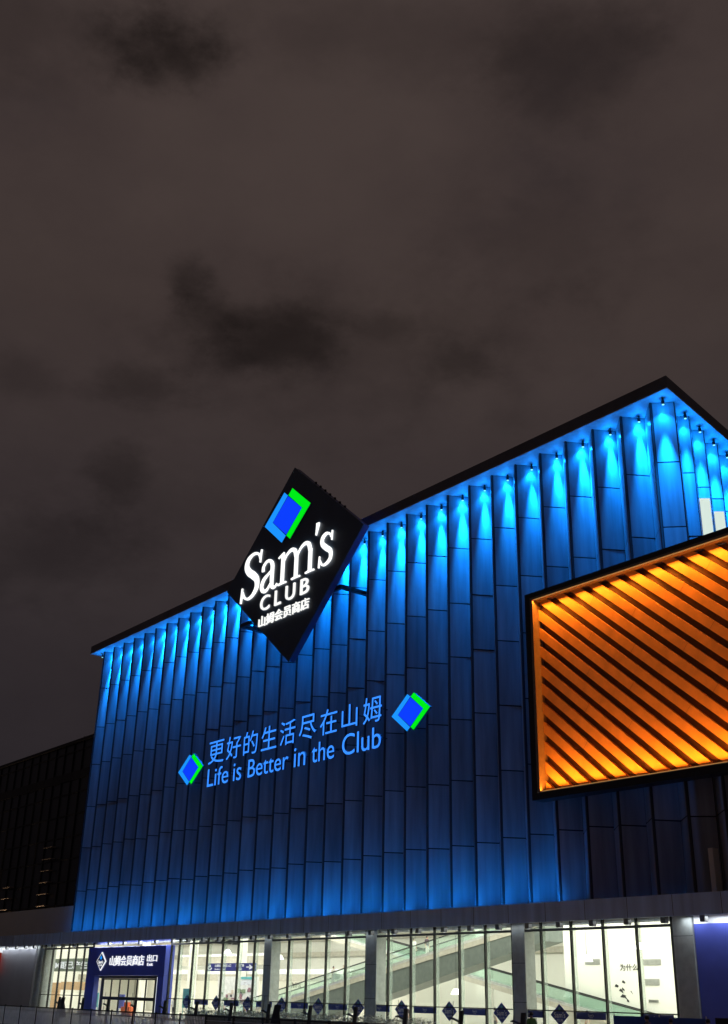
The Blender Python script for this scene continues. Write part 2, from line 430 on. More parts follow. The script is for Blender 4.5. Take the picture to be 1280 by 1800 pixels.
# ---- lower wing that carries the slatted box past the corner
wing = thing('lower_wing', 'dark lower wing of folded slate panels under the glowing orange screen', 'building', (-28, 54, 0))
pan, wall = MB(), MB()
for k in range(0, -8, -1):
    facet(ridge(k), valley(k), ZB, 26.2, ROWS, True, 700 - k)
    facet(valley(k), ridge(k - 1), ZB, 26.2, ROWS, False, 800 - k)
xw = ridge(-8)[0]
wall.poly([(xw, YR, ZB), (xw, 80, ZB), (xw, 80, 26.2), (xw, YR, 26.2)])
wall.poly([(-37.7, YR + .2, 26.2), (xw, YR + .2, 26.2), (xw, 80, 26.2), (-44, 80, 26.2)])
wall.build('backing_wall', [M_joint, M_trim], wing)
pan.build('folded_cladding', M_panel, wing)

# ------------------------------------------------------------------ canopy
CX0, CX1, YC, ZC = -140.0, -17.0, 51.30, 6.44
can = thing('entrance_canopy', 'long grey canopy with deep fascia running above the glass shopfront', 'canopy', (-76, 52, ZC))
c = MB(); c.box(CX0, CX1, YC, YC + .12, ZC, 7.53)
for i in range(1, 41):
    x = CX0 + i * 3.0
    c.box(x, x + .03, YC - .004, YC, ZC + .02, 7.51, 1)
c.build('canopy_fascia', [M_canopy, M_trim], can)
c = MB(); c.box(CX0, CX1, YC + .123, 54.6, ZC + .10, ZC + .16); c.build('canopy_soffit', M_csoff, can)
c = MB(); c.box(CX0, CX1, YC + .123, 54.6, 7.10, 7.16); c.build('canopy_deck', M_roofedge, can)
c = MB(); c.box(CX0, CX1, 52.42, 52.60, 6.30, ZC + .097); c.build('soffit_beam', M_csoff, can)

# ------------------------------------------------------------------ store front
YG = 52.30
front = thing('glass_shopfront', 'tall glass shopfront of bright store hall below the grey canopy', 'shopfront', (-76, YG, 0))
ML = [-38.9 - 2.352 * i for i in range(34) if not (-91.0 > -38.9 - 2.352 * i)] + [-91.97]      # from the right pillar to the exit portal
ML2 = [-107.2, -109.1, -110.9, -112.7, -114.5, -116.4, -118.4]                         # left of the portal
ZT, ZM = 6.07, 1.72
mull = None
def shop_mullion(x):
    m = MB(); m.box(x - .045, x + .045, YG - .08, YG + .10, 0, ZC + .09); return m.build('mullion', M_mull, front)
for x in ML + ML2: shop_mullion(x)
for seq in (ML, ML2):
    m = MB(); m.box(seq[-1], seq[0], YG - .09, YG + .11, ZT - .07, ZT + .07); m.build('transom', M_mull, front)
    m = MB(); m.box(seq[-1], seq[0], YG - .05, YG + .07, ZM - .03, ZM + .03); m.build('mid_rail', M_mull, front)
    m = MB(); m.box(seq[-1], seq[0], YG - .06, YG + .08, 0.0, .12); m.build('bottom_rail', M_mull, front)
    for a, b_ in zip(seq, seq[1:]):
        m = MB(); m.box(b_ + .047, a - .047, YG, YG + .016, .122, ZC + .05); m.build('glass_pane', M_glass, front)
for x in ML[1:-1]:
    m = MB(); m.box(x - .012, x + .012, YG + .13, YG + .40, .05, ZT + .3); m.build('glass_fin', M_fin, front)
# structural pillars standing in the glass line
for x0, x1 in ((-77.35, -76.35), (-64.72, -63.55), (-50.6, -49.55)):
    m = MB(); m.box(x0, x1, YG - .12, YG + .75, 0, ZC + .08, 0)
    for z in (2.1, 4.25): m.box(x0 + .003, x1 - .003, YG - .124, YG - .12, z, z + .025, 1)
    m.build('pillar', [M_col, M_joint], front, bevel=.02)
m = MB(); m.box(-38.75, -37.5, YG - .14, YG + .8, 0, ZC + .08, 0); m.box(-38.74, -37.51, YG - .145, YG - .14, 5.5, 5.52, 1); m.build('pillar', [M_col, M_joint], front)
m = MB()
prof = [(.95, 0), (.95, ZC + .09)]
m.lathe(prof, (-119.5, YG + .7, 0), 24); m.build('round_pillar', M_col, front, smooth=True)
# solid walls beside the glass
w = thing('blue_side_wall', 'plain navy blue panel wall right of the grey end pillar', 'wall', (-28, YG, 0))
m = MB(); m.box(-37.45, -17.2, YG - .05, YG + .3, 0, ZC - .35)
for i in range(1, 8): m.box(-37.45 + i * 2.6, -37.44 + i * 2.6, YG - .053, YG - .05, .02, ZC - .37)
m.build('wall_panel', M_navy, w)
m = MB(); m.box(-37.45, -17.2, YG - .03, YG + .28, ZC - .347, ZC + .097); m.build('wall_head', M_csoff, w)
l_ = MB(); l_.lathe([(.0, 0), (.10, .0), (.10, .10), (0, .10)], (-35.0, YG - .16, 4.65), 10)
l_.build('wall_light', E_whited, w)
w = thing('grey_side_wall', 'plain grey panel wall left of the round pillar under the canopy', 'wall', (-130, YG, 0))
m = MB(); m.box(-139.8, -120.6, YG - .05, YG + .3, 0, ZC - .3)
for i in range(1, 7): m.box(-139.8 + i * 2.9, -139.79 + i * 2.9, YG - .053, YG - .05, .02, ZC - .32)
m.build('wall_panel', mat('grey_wall_panel', (.34, .34, .37), .5, var=.1, scale=.4), w)
m = MB(); m.box(-139.8, -120.6, YG - .03, YG + .28, ZC - .297, ZC + .097); m.build('wall_head', M_csoff, w)

# downlight boxes under the canopy edge
def downlight(x, label):
    t = thing('canopy_downlight', label, 'light', (x, YC + .52, ZC + .10), 'downlight boxes hung under the canopy edge')
    m = MB(); m.box(x - .16, x + .16, YC + .38, YC + .68, ZC - .30, ZC + .098); m.build('housing', M_boxgrey, t, bevel=.015)
    m = MB(); m.box(x - .09, x + .09, YC + .52, YC + .64, ZC - .306, ZC - .302); m.build('lens', E_tube, t)
    return t
xs_ = [-36.5 - 2.475 * i for i in range(22)]
d0 = downlight(xs_[0], 'first white canopy downlight box, in front of the blue wall')
for i, x in enumerate(xs_[1:], 2):
    copy_tree(d0, (x, YC + .52, ZC + .10), '%s downlight box along the canopy, counted from the blue wall' % ORD[i - 1])
for i, x in enumerate((-91.0, -94.0, -97.0, -100.0, -103.0)):
    copy_tree(d0, (x, YC + .52, ZC + .10), '%s downlight box over the navy exit portal, counted from its right' % ORD[i])
for i, x in enumerate((-108.0, -110.6, -113.2, -115.6, -118, -120.2, -122.5, -124.9, -127.6)):
    copy_tree(d0, (x, YC + .52, ZC + .10), '%s downlight box left of the exit portal, counted leftwards' % ORD[i])
for x0, x1, k in ((-139, -119.5, .6), (-106, -90, 1.3), (-90, -60, .14), (-60, -39, .14), (-38, -20, .8)):
    lamp('soffit_wash', 'AREA', ((x0 + x1) / 2, YC + .55, ZC - .05), P_SOFFIT * k * (x1 - x0) / 20, (.86, .92, 1), can, shape='RECTANGLE', size=x1 - x0, size_y=.25,
         aim=((x0 + x1) / 2, YC + 1.2, 0))

# ------------------------------------------------------------------ exit portal
por = thing('exit_portal', 'navy blue exit portal framing six narrow sliding door leaves', 'portal', (-98, 51.4, 0))
PX0, PX1, PY = -107.05, -92.02, 51.75
m = MB(); m.box(PX0, PX1, PY, YG + .38, 3.52, 6.0); m.build('portal_header', M_navy, por, bevel=.02)
m = MB(); m.box(PX0, -105.25, PY + .003, YG - .05, 0, 3.517); m.build('portal_jamb', M_navy, por)
m = MB(); m.box(-93.05, PX1, PY + .003, YG + .38, 0, 3.517); m.build('portal_jamb', M_navy, por)
DY = YG + .25
m = MB(); m.box(-107.0, -93.06, DY, DY + .14, 3.30, 3.515); m.box(-105.35, -104.95, DY, DY + .14, 0, 3.297); m.box(-94.9, -94.3, DY, DY + .14, 0, 3.297); m.build('door_frame', M_black, por)
m = MB(); m.box(-107.0, -105.353, DY + .05, DY + .062, .05, 3.297); m.build('side_light', M_glass, por)
m = MB(); m.box(-93.30, -93.06, PY + .10, PY + .16, .3, 3.4); m.build('jamb_light', E_tube, por)
dx = (104.95 - 94.9) / 6
for i in range(6):
    a = -104.95 + dx * i
    m = MB()
    m.box(a + .01, a + .10, DY + .03, DY + .09, .05, 3.29); m.box(a + dx - .10, a + dx - .01, DY + .03, DY + .09, .05, 3.29)
    m.box(a + .101, a + dx - .101, DY + .03, DY + .09, .05, .17); m.box(a + .101, a + dx - .101, DY + .03, DY + .09, 3.17, 3.29)
    m.box(a + .101, a + dx - .101, DY + .025, DY + .095, 1.45, 1.72)
    dl = m.build('door_leaf', M_black, por)
    m = MB(); m.box(a + .102, a + dx - .102, DY + .05, DY + .062, .175, 3.165); m.build('pane', M_glass, dl)
# its sign
sg = thing('exit_sign', 'white lit exit sign lettering with a diamond badge on the navy portal header', 'sign', (-97, PY - .05, 5))
m = MB()
cx, cz = -104.05, 4.76
m.plate([(cx - .95, cz), (cx, cz - .82), (cx + .95, cz), (cx, cz + .82)], PY - .08, PY - .003); m.build('badge', E_whited, sg)
m = MB(); m.plate([(cx - .82, cz), (cx, cz - .70), (cx + .82, cz), (cx, cz + .70)], PY - .10, PY - .083); m.build('badge_face', M_navyfilm, sg)
m = MB(); m.plate([(cx - .24, cz + .30), (cx + .0, cz + .10), (cx + .24, cz + .30), (cx, cz + .52)], PY - .115, PY - .103); m.build('badge_emblem', E_sky, sg)
lettering('badge_text', "Sam's", (cx - .50, cx + .50, cz - .20, cz + .08), PY - .103, .01, E_whited, sg, .02)
lettering('badge_text', "CLUB", (cx - .30, cx + .30, cz - .42, cz - .27), PY - .103, .01, E_whited, sg, .02)
lettering('lettering', '山姆会员商店', (-102.35, -95.75, 4.35, 5.22), PY - .003, .06, E_whited, sg, .012)
lettering('lettering', '出口', (-95.2, -93.4, 4.66, 5.24), PY - .003, .05, E_whited, sg, .01)
lettering('lettering', 'Exit', (-95.1, -94.1, 4.32, 4.56), PY - .003, .05, E_whited, sg, .005)

# ------------------------------------------------------------------ window stickers
def sticker(x, label):
    y = YG - .012
    t = thing('diamond_sticker', label, 'sticker', (x, y, 1.5), 'navy diamond stickers on the shopfront glass')
    m = MB(); m.plate([(x - .70, 1.5), (x, .92), (x + .70, 1.5), (x, 2.08)], y - .006, y); m.build('film', M_navyfilm, t)
    lettering('lettering', "Sam's", (x - .42, x + .42, 1.36, 1.66), y - .006, .002, M_white, t, .0)
    lettering('lettering', "CLUB", (x - .22, x + .22, 1.17, 1.29), y - .006, .002, M_white, t, .0)
    m = MB(); m.plate([(x - .12, 1.84), (x, 1.74), (x + .12, 1.84), (x, 1.94)], y - .008, y - .006); m.build('emblem', M_teal, t)
    return t
st = [-47.1 - 4.62 * i for i in range(10)]
s0 = sticker(st[0], 'first navy diamond sticker on the shopfront glass, counted from the blue wall')
for i, x in enumerate(st[1:], 1):
    copy_tree(s0, (x, YG - .012, 1.5), '%s navy diamond sticker on the shopfront glass, counted from the blue wall' % ORD[i])
def strip(x, label):
    y = YG - .012
    t = thing('blue_window_strip', label, 'sticker', (x, y, 1.53), 'navy film strips on the shopfront glass')
    m = MB(); m.box(x - 1.08, x + 1.08, y - .006, y, 1.32, 1.685); m.build('film', M_navyfilm, t)
    lettering('lettering', "Sam's", (x - .20, x + .20, 1.48, 1.61), y - .006, .002, M_white, t)
    lettering('lettering', "CLUB", (x - .11, x + .11, 1.40, 1.455), y - .006, .002, M_white, t)
    return t
sp = [-42.6 + 2.3] + [-44.8 - 4.62 * i for i in range(10)]
s0 = strip(sp[0], 'first navy film strip across the shopfront glass, counted from the blue wall')
for i, x in enumerate(sp[1:], 1):
    copy_tree(s0, (x, YG - .012, 1.53), '%s navy film strip across the shopfront glass, counted from the blue wall' % ORD[i])

# ------------------------------------------------------------------ the hall behind the glass
hall = thing('store_hall', 'bright cream entrance hall seen through the shopfront glass', 'hall', (-78, 62, 0))
m = MB(); m.box(-139, -37.0, YG + .12, 76, .004, .02); m.build('floor', M_floor, hall)
m = MB(); m.box(-139, -36.8, 74, 74.3, .02, 10); m.build('back_wall', M_cream, hall)
m = MB(); m.box(-37.0, -36.7, 53.5, 73.9, .02, 10); m.build('end_wall', M_cream, hall)
m = MB(); m.box(-139, -138.7, 53.5, 73.9, .02, 10); m.build('end_wall', M_cream, hall)
m = MB(); m.box(-139, -36.8, 54.7, 74.2, 10.003, 10.3); m.build('ceiling', M_cream, hall)
m = MB(); m.box(-139, -36.8, 54.60, 54.69, 6.63, 10.5); m.build('front_header', M_cream, hall)
for x in (-57, -71, -84):       # inner columns
    m = MB(); m.box(x - .5, x + .5, 69.4, 70.4, .02, 10); m.build('column', M_cream, hall)
# left shop: low bulkhead and partitions
m = MB(); m.box(-139, -84.5, 66.0, 66.6, 3.4, 4.0); m.build('bulkhead', M_taupe, hall)
m = MB(); m.box(-139, -84.5, 65.97, 66.62, 4.003, 4.35); m.build('bulkhead_trim', M_white, hall)
m = MB(); m.box(-139, -84.5, 66.65, 73.95, 4.36, 4.46); m.build('shop_ceiling', M_white, hall)
for x in (-101, -110.5, -121):
    m = MB(); m.box(x - .35, x + .35, 65.2, 65.9, .02, 10); m.build('column', M_cream, hall)
m = MB(); m.box(-132.8, -130.6, 60, 60.15, .02, 2.95); m.build('peach_panel', M_orange_wall, hall)
m = MB(); m.box(-130.4, -123.9, 60, 60.15, 2.2, 3.05); m.build('peach_panel', M_orange_wall, hall)
# grey ventilation grilles on the cream wall
wy = 66.8
m = MB(); m.box(-59.5, -37.1, 66.8, 67.1, .02, 10); m.build('lettered_wall', M_cream, hall)
P70 = lambda x: x * 66.8 / 70
for (x0, x1, z0, z1) in ((-52.32, -50.8, 4.62, 5.0), (-57.5, -56.1, 4.68, 5.05), (-52.25, -51.05, 3.34, 3.75), (-52.05, -51.25, 2.27, 2.45)):
    m = MB(); m.box(x0, x1, wy - .04, wy - .003, z0, z1)
    for i in range(6): m.box(x0 + .05, x1 - .05, wy - .055, wy - .042, z0 + .04 + i * (z1 - z0 - .08) / 6, z0 + .07 + i * (z1 - z0 - .08) / 6)
    m.build('wall_grille', M_grille, hall)
wt = thing('wall_lettering', 'black Chinese question lettering on the cream hall wall', 'lettering', (-53, wy, 4))
lettering('lettering', '为什么', (-54.35, -52.75, 4.27, 4.70), wy - .003, .02, M_ink, wt, .01)
for i in range(9):    # ink sprays of the wall picture under the words
    rr = random.Random(40 + i); x = -53.9 + rr.uniform(-.9, .6); z = 2.9 + rr.uniform(-.6, .8)
    a = rr.uniform(0, 3.14); l = rr.uniform(.10, .32)
    m = MB(); m.plate([(x - l * math.cos(a), z - .3 * l * math.sin(a)), (x + .1, z - .10), (x + l * math.cos(a), z + .3 * l * math.sin(a)), (x - .05, z + .14)], wy - .02, wy - .003); m.build('ink_mark', M_ink, wt)
wt2 = thing('wall_lettering', 'faint black characters low on the cream wall under the rising walkway start', 'lettering', (-103.3, 73.98, 3.2))
lettering('lettering', '为什么', (-104.2, -102.4, 2.9, 3.45), 73.997, .02, M_ink, wt2, .0)
for z, c_m in ((5.9, M_taupe), (7.4, M_taupe)):
    m = MB(); m.box(-138.6, -60, 73.6, 73.99, z, z + .45); m.build('wall_band', c_m, hall)
m = MB(); m.box(-116, -97, 66.9, 67.2, 4.9, 5.75); m.build('bulkhead', M_taupe, hall)
m = MB(); m.box(-116, -97, 66.85, 67.2, 5.753, 6.0); m.build('bulkhead_trim', M_white, hall)
for i in range(11):
    x = -42 - 9.0 * i
    lamp('hall_ceiling_light', 'AREA', (x, 61.5, 9.9), P_HALL, (1, .995, .93), hall, shape='RECTANGLE', size=8, size_y=9)
    m = MB(); m.box(x - 1.2, x + 1.2, 61.2, 61.8, 9.93, 10.0); m.build('ceiling_light', E_lamp, hall)
for i in range(5):
    lamp('shop_ceiling_light', 'AREA', (-90 - 10 * i, 70, 4.3), 420, (1, .97, .88), hall, shape='RECTANGLE', size=8, size_y=5)

# moving walkways
def walkway(name, label, x0, x1, zh, y0, y1, skirt=None):
    t = thing(name, label, 'moving walkway', ((x0 + x1) / 2, (y0 + y1) / 2, 0))
    clip = lambda z: max(.03, z)
    def band(lo, hi, ya, yb, m_, nm, n=24):
        mb = MB(); pts = []
        for i in range(n + 1):
            x = x0 + (x1 - x0) * i / n
            a = lo(x) if callable(lo) else lo; b2 = hi(x)
            pts.append((x, clip(a), clip(b2)))
        ring_ = [[mb.bm.verts.new(v) for v in ((x, ya, a), (x, yb, a), (x, yb, max(b2, a + .005)), (x, ya, max(b2, a + .005)))] for x, a, b2 in pts]
        for p, q in zip(ring_, ring_[1:]):
            for k in range(4): mb.bm.faces.new((p[k], p[(k + 1) % 4], q[(k + 1) % 4], q[k]))
        mb.bm.faces.new(ring_[0][::-1]); mb.bm.faces.new(ring_[-1])
        return mb.build(nm, m_, t)
    band(lambda x: zh(x) - 1.38, lambda x: zh(x) - 1.03, y0, y1, M_taupe, 'truss')
    band(lambda x: zh(x) - 1.027, lambda x: zh(x) - 1.0, y0 + .25, y1 - .25, M_steel, 'deck')
    for y in (y0, y1 - .22): band(lambda x: zh(x) - 1.027, lambda x: zh(x) - .84, y, y + .22, M_steel, 'skirt_rail')
    for y in (y0 + .10, y1 - .12): band(lambda x: zh(x) - .837, lambda x: zh(x) - .05, y, y + .015, M_bal, 'balustrade')
    for y in (y0 + .06, y1 - .15): band(lambda x: zh(x) - .047, lambda x: zh(x) + .03, y, y + .09, M_black, 'handrail')
    if skirt: band(skirt, lambda x: zh(x) - 1.383, y0 + .05, y1 - .05, M_skirt, 'side_cladding')
    return t
z1h = lambda x: 2.4 + .182 * (x + 89.2)
walkway('moving_walkway', 'moving walkway climbing to the right with dark side cladding behind the glass', -96.5, -56.0, z1h, 61.0, 62.9, lambda x: 2.25 + .215 * (x + 73.4))
z2h = lambda x: 6.62 - .188 * (x + 78.2)
walkway('moving_walkway', 'moving walkway descending to the right behind the rising one', -88.5, -48.6, z2h, 65.9, 67.6 - .9)

# pendant lamps
def pendant(x, z, y, label):
    t = thing('pendant_lamp', label, 'lamp', (x, y, z), 'white pendant lamps in the hall')
    m = MB(); m.lathe([(.40, 0), (.33, .16), (.20, .36), (.07, .40), (.0, .40)], (x, y, z), 20); m.build('lamp_shade', E_lamp, t, smooth=True)
    m = MB(); m.tube((x, y, z + .40), (x, y, 9.98), .012); m.build('cord', M_black, t)
    return t
p0 = pendant(-95.06, 5.62, 60, 'white pendant lamp above the blue hanging sign')
for x, z, y, lb in ((-86.5, 5.05, 60, 'white pendant lamp right of the blue hanging sign'), (-63.9, 2.5, 60, 'low white pendant lamp between the two pillars under the walkway'),
                 (-51.5, 4.62, 60, 'white pendant lamp left of the wall lettering'), (-47.1, 5.3, 60, 'white pendant lamp by the right end pillar'), (-119.0, 4.4, 61, 'white pendant lamp beside the round pillar at left')):
    copy_tree(p0, (x, y, z), lb)
m = MB(); m.box(-78.6, -78.0, 66.2, 66.25, 2.48, 2.95)
tag(m.build('notice_board', E_lamp, None), 'small bright white notice under the rising walkway', 'notice')

# hanging direction sign
hs = thing('hanging_sign', 'long navy direction sign with white arrows hung in the hall', 'sign', (-94.4, 60, 4.5))
m = MB(); m.box(-98.7, -90.2, 59.95, 60.10, 4.12, 4.80); m.build('panel', mat('navy_sign_panel', (.03, .035, .22), .4), hs)
for x in (-97.6, -94.4, -91.3):
    m = MB(); m.tube((x, 60.02, 4.803), (x, 60.02, 9.98), .01); m.build('wire', M_steel, hs)
lettering('lettering', '山姆会员商店入口', (-97.0, -94.2, 4.47, 4.72), 59.947, .01, E_whited, hs, .01)
lettering('lettering', "Member's Entrance", (-97.0, -95.2, 4.22, 4.36), 59.947, .01, E_whited, hs)
lettering('lettering', '美食广场', (-93.4, -92.0, 4.47, 4.72), 59.947, .01, E_whited, hs, .01)
lettering('lettering', "Food Court", (-93.3, -92.3, 4.22, 4.36), 59.947, .01, E_whited, hs)
lettering('arrow', '→', (-91.6, -90.6, 4.25, 4.66), 59.947, .01, E_whited, hs, .03)
lettering('arrow', '↻', (-98.3, -97.5, 4.22, 4.70), 59.947, .01, E_whited, hs, .03)
# shop sign deep in the left shop
ss = thing('shop_sign', 'white lit shop lettering on the back of the left shop', 'sign', (-122, 57, 4.4))
m = MB(); m.box(-127.5, -117.2, 57, 57.15, 4.05, 5.35); m.build('panel', mat('sage_sign_panel', (.30, .36, .30), .6), ss)
lettering('lettering', 'IM距己产生', (-126.3, -117.9, 4.3, 5.08), 56.997, .03, E_whited, ss, .015)

# display wall, posters, stand goods in the left hall
dw = thing('display_wall', 'grey display wall with product pictures and white characters in the hall', 'display', (-96, 64, 0))
m = MB(); m.box(-102.6, -95.6, 63.9, 64.1, .02, 3.75); m.build('panel', mat('pale_display_panel', (.62, .62, .62), .6), dw)
lettering('lettering', '山姆精选商品', (-98.6, -95.9, 2.98, 3.42), 63.897, .03, E_whited, dw, .02)
rr = random.Random(3)
dcols = [mat('picture_tone_' + n, c, .6) for n, c in (('plum', (.25, .12, .16)), ('grey', (.3, .3, .32)), ('leaf', (.16, .22, .14)), ('sand', (.5, .42, .36)), ('ink', (.08, .08, .1)))]
m = MB()
for i in range(46):
    x = rr.uniform(-102.4, -96.3); z = rr.uniform(1.2, 2.4); m.box(x, x + rr.uniform(.15, .6), 63.85 - .0006 * i, 63.897, z, z + rr.uniform(.1, .4), i % 5)
m.build('product_picture', dcols, dw)
m = MB(); m.box(-98.4, -96.3, 63.86, 63.896, 3.5, 3.72); m.build('small_panel', M_teal, dw)
for i, (x, z0, z1, w_, mm_) in enumerate(((-99.2, .9, 2.55, 1.4, M_teal), (-118.0, .6, 2.0, 1.4, M_teal), (-112.0, .6, 1.9, 1.2, M_navy))):
    po = MB(); po.box(x, x + w_, 58.0, 58.05, z0, z1)
    po.box(x + .003, x + .09, 58.06, 58.1, .02, z1 - .01); po.box(x + w_ - .09, x + w_ - .003, 58.06, 58.1, .02, z1 - .01)
    tag(po.build('poster_stand', mm_), ('teal poster stand right of the exit portal', 'teal poster stand behind the left glass panes', 'navy poster stand behind the left glass panes')[i], 'poster')
pl = MB(); pl.box(-105.3, -103.6, 54.9, 55.3, .02, .85); pl.box(-104.9, -104.1, 54.95, 55.25, .853, 1.25)
tag(pl.build('promotion_stand', M_red), 'orange red promotion stand behind the exit doors', 'stand')

# ------------------------------------------------------------------ eave spotlights
E_glow = E_lens
def spot_fixture(P, label, aimv, extra=None):
    x, y = P
    t = thing('eave_spotlight', label, 'light', (x, y, ZE), 'blue spotlights under the eave')
    m = MB(); m.box(x - .05, x + .05, y - .05, y + .05, ZE - .22, ZE - .003); m.lathe([(.0, -.45), (.09, -.45), (.10, -.20), (.0, -.20)], (x, y, ZE), 12); m.build('housing', M_black, t)
    m = MB(); m.lathe([(.0, -.475), (.08, -.475), (.08, -.452), (0, -.452)], (x, y, ZE), 12); m.build('lens', E_glow, t)
    lamp('wide_light', 'POINT', (x, y, ZE - .62), P_WIDE, BLUE, t, shadow_soft_size=.06)
    lamp('middle_light', 'SPOT', (x, y, ZE - .50), P_MID, BLUE, t, spot_size=rad(115), spot_blend=1.0, shadow_soft_size=.10, aim=(x + aimv[0], y + aimv[1], ZE - .5 - 6))
    lamp('beam_light', 'SPOT', (x, y, ZE - .50), P_BEAM, BLUE, t, spot_size=rad(26), spot_blend=1.0, shadow_soft_size=.10, aim=(x + aimv[0], y + aimv[1], ZE - .5 - 13))
    return t
first = None
for k in range(1, NB + 1):
    v = valley(k); P = (v[0] - .03, v[1] - .60)
    lb = '%s blue spotlight along the front eave, counted from the building corner' % ORD[k - 1]
    if first is None: first = spot_fixture(P, lb, (.05, .55))
    else:
        t = copy_tree(first, (P[0], P[1], ZE), lb)
        q_ = random.uniform(.78, 1.2)
        for ch in t.children:
            if ch.type == 'LIGHT': ch.data = ch.data.copy(); ch.data.energy *= q_; ch.rotation_mode = 'QUATERNION'; ch.location.x += random.uniform(-.04, .04); ch.location.y += random.uniform(-.06, .06)
c_ = ((ridge(0)[0] + RS[0][0]) / 2 + .38, (ridge(0)[1] + RS[0][1]) / 2 - .40)
spot_fixture(c_, 'blue spotlight centred on the corner panel of the store', (-.35, .4))
fr_ = None
for i in range(5):
    v = VS[i]; P = (v[0] + .72, v[1] - .05)
    lb = '%s blue spotlight along the right side eave, counted from the building corner' % ORD[i]
    if fr_ is None: fr_ = spot_fixture(P, lb, (-.5, .05))
    else: copy_tree(fr_, (P[0], P[1], ZE), lb)
spot_fixture((XL - .75, 53.3), 'blue spotlight at the far left end of the eave', (.6, .3))
# floodlight bars lying on the canopy
fx0, fx1 = XL + .2, -46.6
nb_ = 10
for i in range(nb_):
    a = fx0 + (fx1 - fx0) * i / nb_; b_ = fx0 + (fx1 - fx0) * (i + 1) / nb_
    t = thing('flood_bar', '%s blue floodlight bar on the canopy deck, counted from the left' % ORD[i], 'light', ((a + b_) / 2, 52.39, 7.16), 'floodlight bars on the canopy')
    m = MB(); m.box(a + .1, b_ - .1, 52.30, 52.48, 7.163, 7.33); m.build('housing', M_black, t)
    lamp('flood_light', 'AREA', ((a + b_) / 2, 52.39, 7.36), P_FLOOD / nb_ * 1.0, BLUE, t, shape='RECTANGLE', size=b_ - a - .3, size_y=.12, aim=((a + b_) / 2, 53.5, 9.6), spread=rad(120))

# ------------------------------------------------------------------ the diamond roof sign
SY0, SY1 = 50.0, 50.62
D = [(-73.35, 45.07), (-63.3, 36.42), (-72.85, 27.22), (-83.35, 35.98)]
sign = thing('diamond_roof_sign', 'big black diamond sign with white lettering mounted across the roof edge', 'sign', (-73, 50.6, 36))
m = MB(); m.plate(D, SY0, SY0 + .10); m.build('sign_face', M_signface, sign)
ctr = Vector((-73.1, 36.1))
D2 = [tuple(ctr + (Vector(p) - ctr) * .995) for p in D]
m = MB(); m.plate(D2, SY0 + .103, SY1); m.build('sign_box', M_signside, sign)
# small upright brackets along the upper right edge
m = MB()
for i in range(7):
    f = .28 + i * .07; p = Vector(D[0]).lerp(Vector(D[1]), f); m.box(p.x - .07, p.x + .07, SY0 + .3, SY0 + .45, p.y - .1, p.y + .12)
m.build('edge_clip', M_black, sign)
for (xa, za, s_) in ((-67.6, 32.35, 1), (-80.6, 32.5, -1)):
    m = MB(); m.box(xa - .5, xa + .75 if s_ > 0 else xa + .6, 50.66, 50.9, za - .16, za + .16); m.box(xa + (.45 if s_ > 0 else -1.2), xa + (.75 if s_ > 0 else -.8), 50.903, 53.6, za - .16, za + .16)
    if s_ < 0: m.box(xa - 1.2, xa - .503, 50.66, 50.9, za - .16, za + .16)
    m.build('bracket', M_black, sign)
def emblem(parent, L_, R_, Y0, dep, k=1.0):
    """two overlapping diamonds: light blue left, green right, deep blue where they cross; L_, R_ = polygons in (x,z)"""
def diamond(cx, cz, hw, hh): return [(cx - hw, cz), (cx, cz - hh), (cx + hw, cz), (cx, cz + hh)]
def make_emblem(parent, cx, cz, hw, hh, off, y, dep):
    # left diamond centred cx-off, right diamond cx+off; the inner (overlap) diamond
    ov = 1 - off / hw
    iw, ih = hw * ov, hh * ov
    lx, rx = cx - off, cx + off
    g_ = .012 * hw
    # left chevron
    lp = [(lx - hw, cz), (lx, cz - hh), (lx + off - g_, cz - hh * (1 - off / hw) - g_), (cx - iw, cz), (lx + off - g_, cz + hh * (1 - off / hw) + g_), (lx, cz + hh)]
    rp = [(rx + hw, cz), (rx, cz + hh), (rx - off + g_, cz + hh * (1 - off / hw) + g_), (cx + iw, cz), (rx - off + g_, cz - hh * (1 - off / hw) - g_), (rx, cz - hh)]
    a = MB(); a.plate(lp, y - dep, y); a.build('light_blue_chevron', E_sky, parent)
    a = MB(); a.plate(rp, y - dep, y); a.build('green_chevron', E_green, parent)
    a = MB(); a.plate(diamond(cx, cz, iw - g_, ih - g_), y - dep, y); a.build('blue_diamond', E_blue, parent)
make_emblem(sign, -74.0, 40.63, 2.85, 2.40, .62, SY0 - .003, .10)
# the name, pen-built serif letters
let = MB()
def fxm(x0, kx, z0, kz):
    return lambda x, z: (x0 + x * kx, z0 + z * kz)
ylay = [SY0 - .003 - .0]
def st_(pts, fx, n=8):
    ylay[0] -= .0022
    stroke(let, pts, fx, ylay[0] - .12, ylay[0], n)
f1 = fxm(-80.75, 3.05, 34.33, 2.80)
st_([(.93, 1.20, .05), (.86, 1.36, .07), (.70, 1.46, .08), (.48, 1.46, .10), (.28, 1.34, .17), (.23, 1.13, .22), (.36, .92, .26), (.60, .74, .27), (.80, .54, .23), (.82, .28, .19), (.64, .07, .12), (.40, .0, .08), (.20, .10, .07), (.08, .32, .05)], f1)
st_([(.98, 1.50, .045), (.95, 1.30, .055), (.935, 1.08, .04)], f1); st_([(.02, -.06, .05), (.045, .15, .07), (.06, .44, .04)], f1)
f2 = fxm(-77.75, 2.70, 34.33, 2.80)
st_([(.16, .70, .13), (.17, .86, .10), (.34, .985, .075), (.55, .96, .11), (.68, .80, .17), (.69, .55, .18), (.69, .25, .17), (.74, .04, .12), (.90, .02, .06), (1.0, .10, .03)], f2)
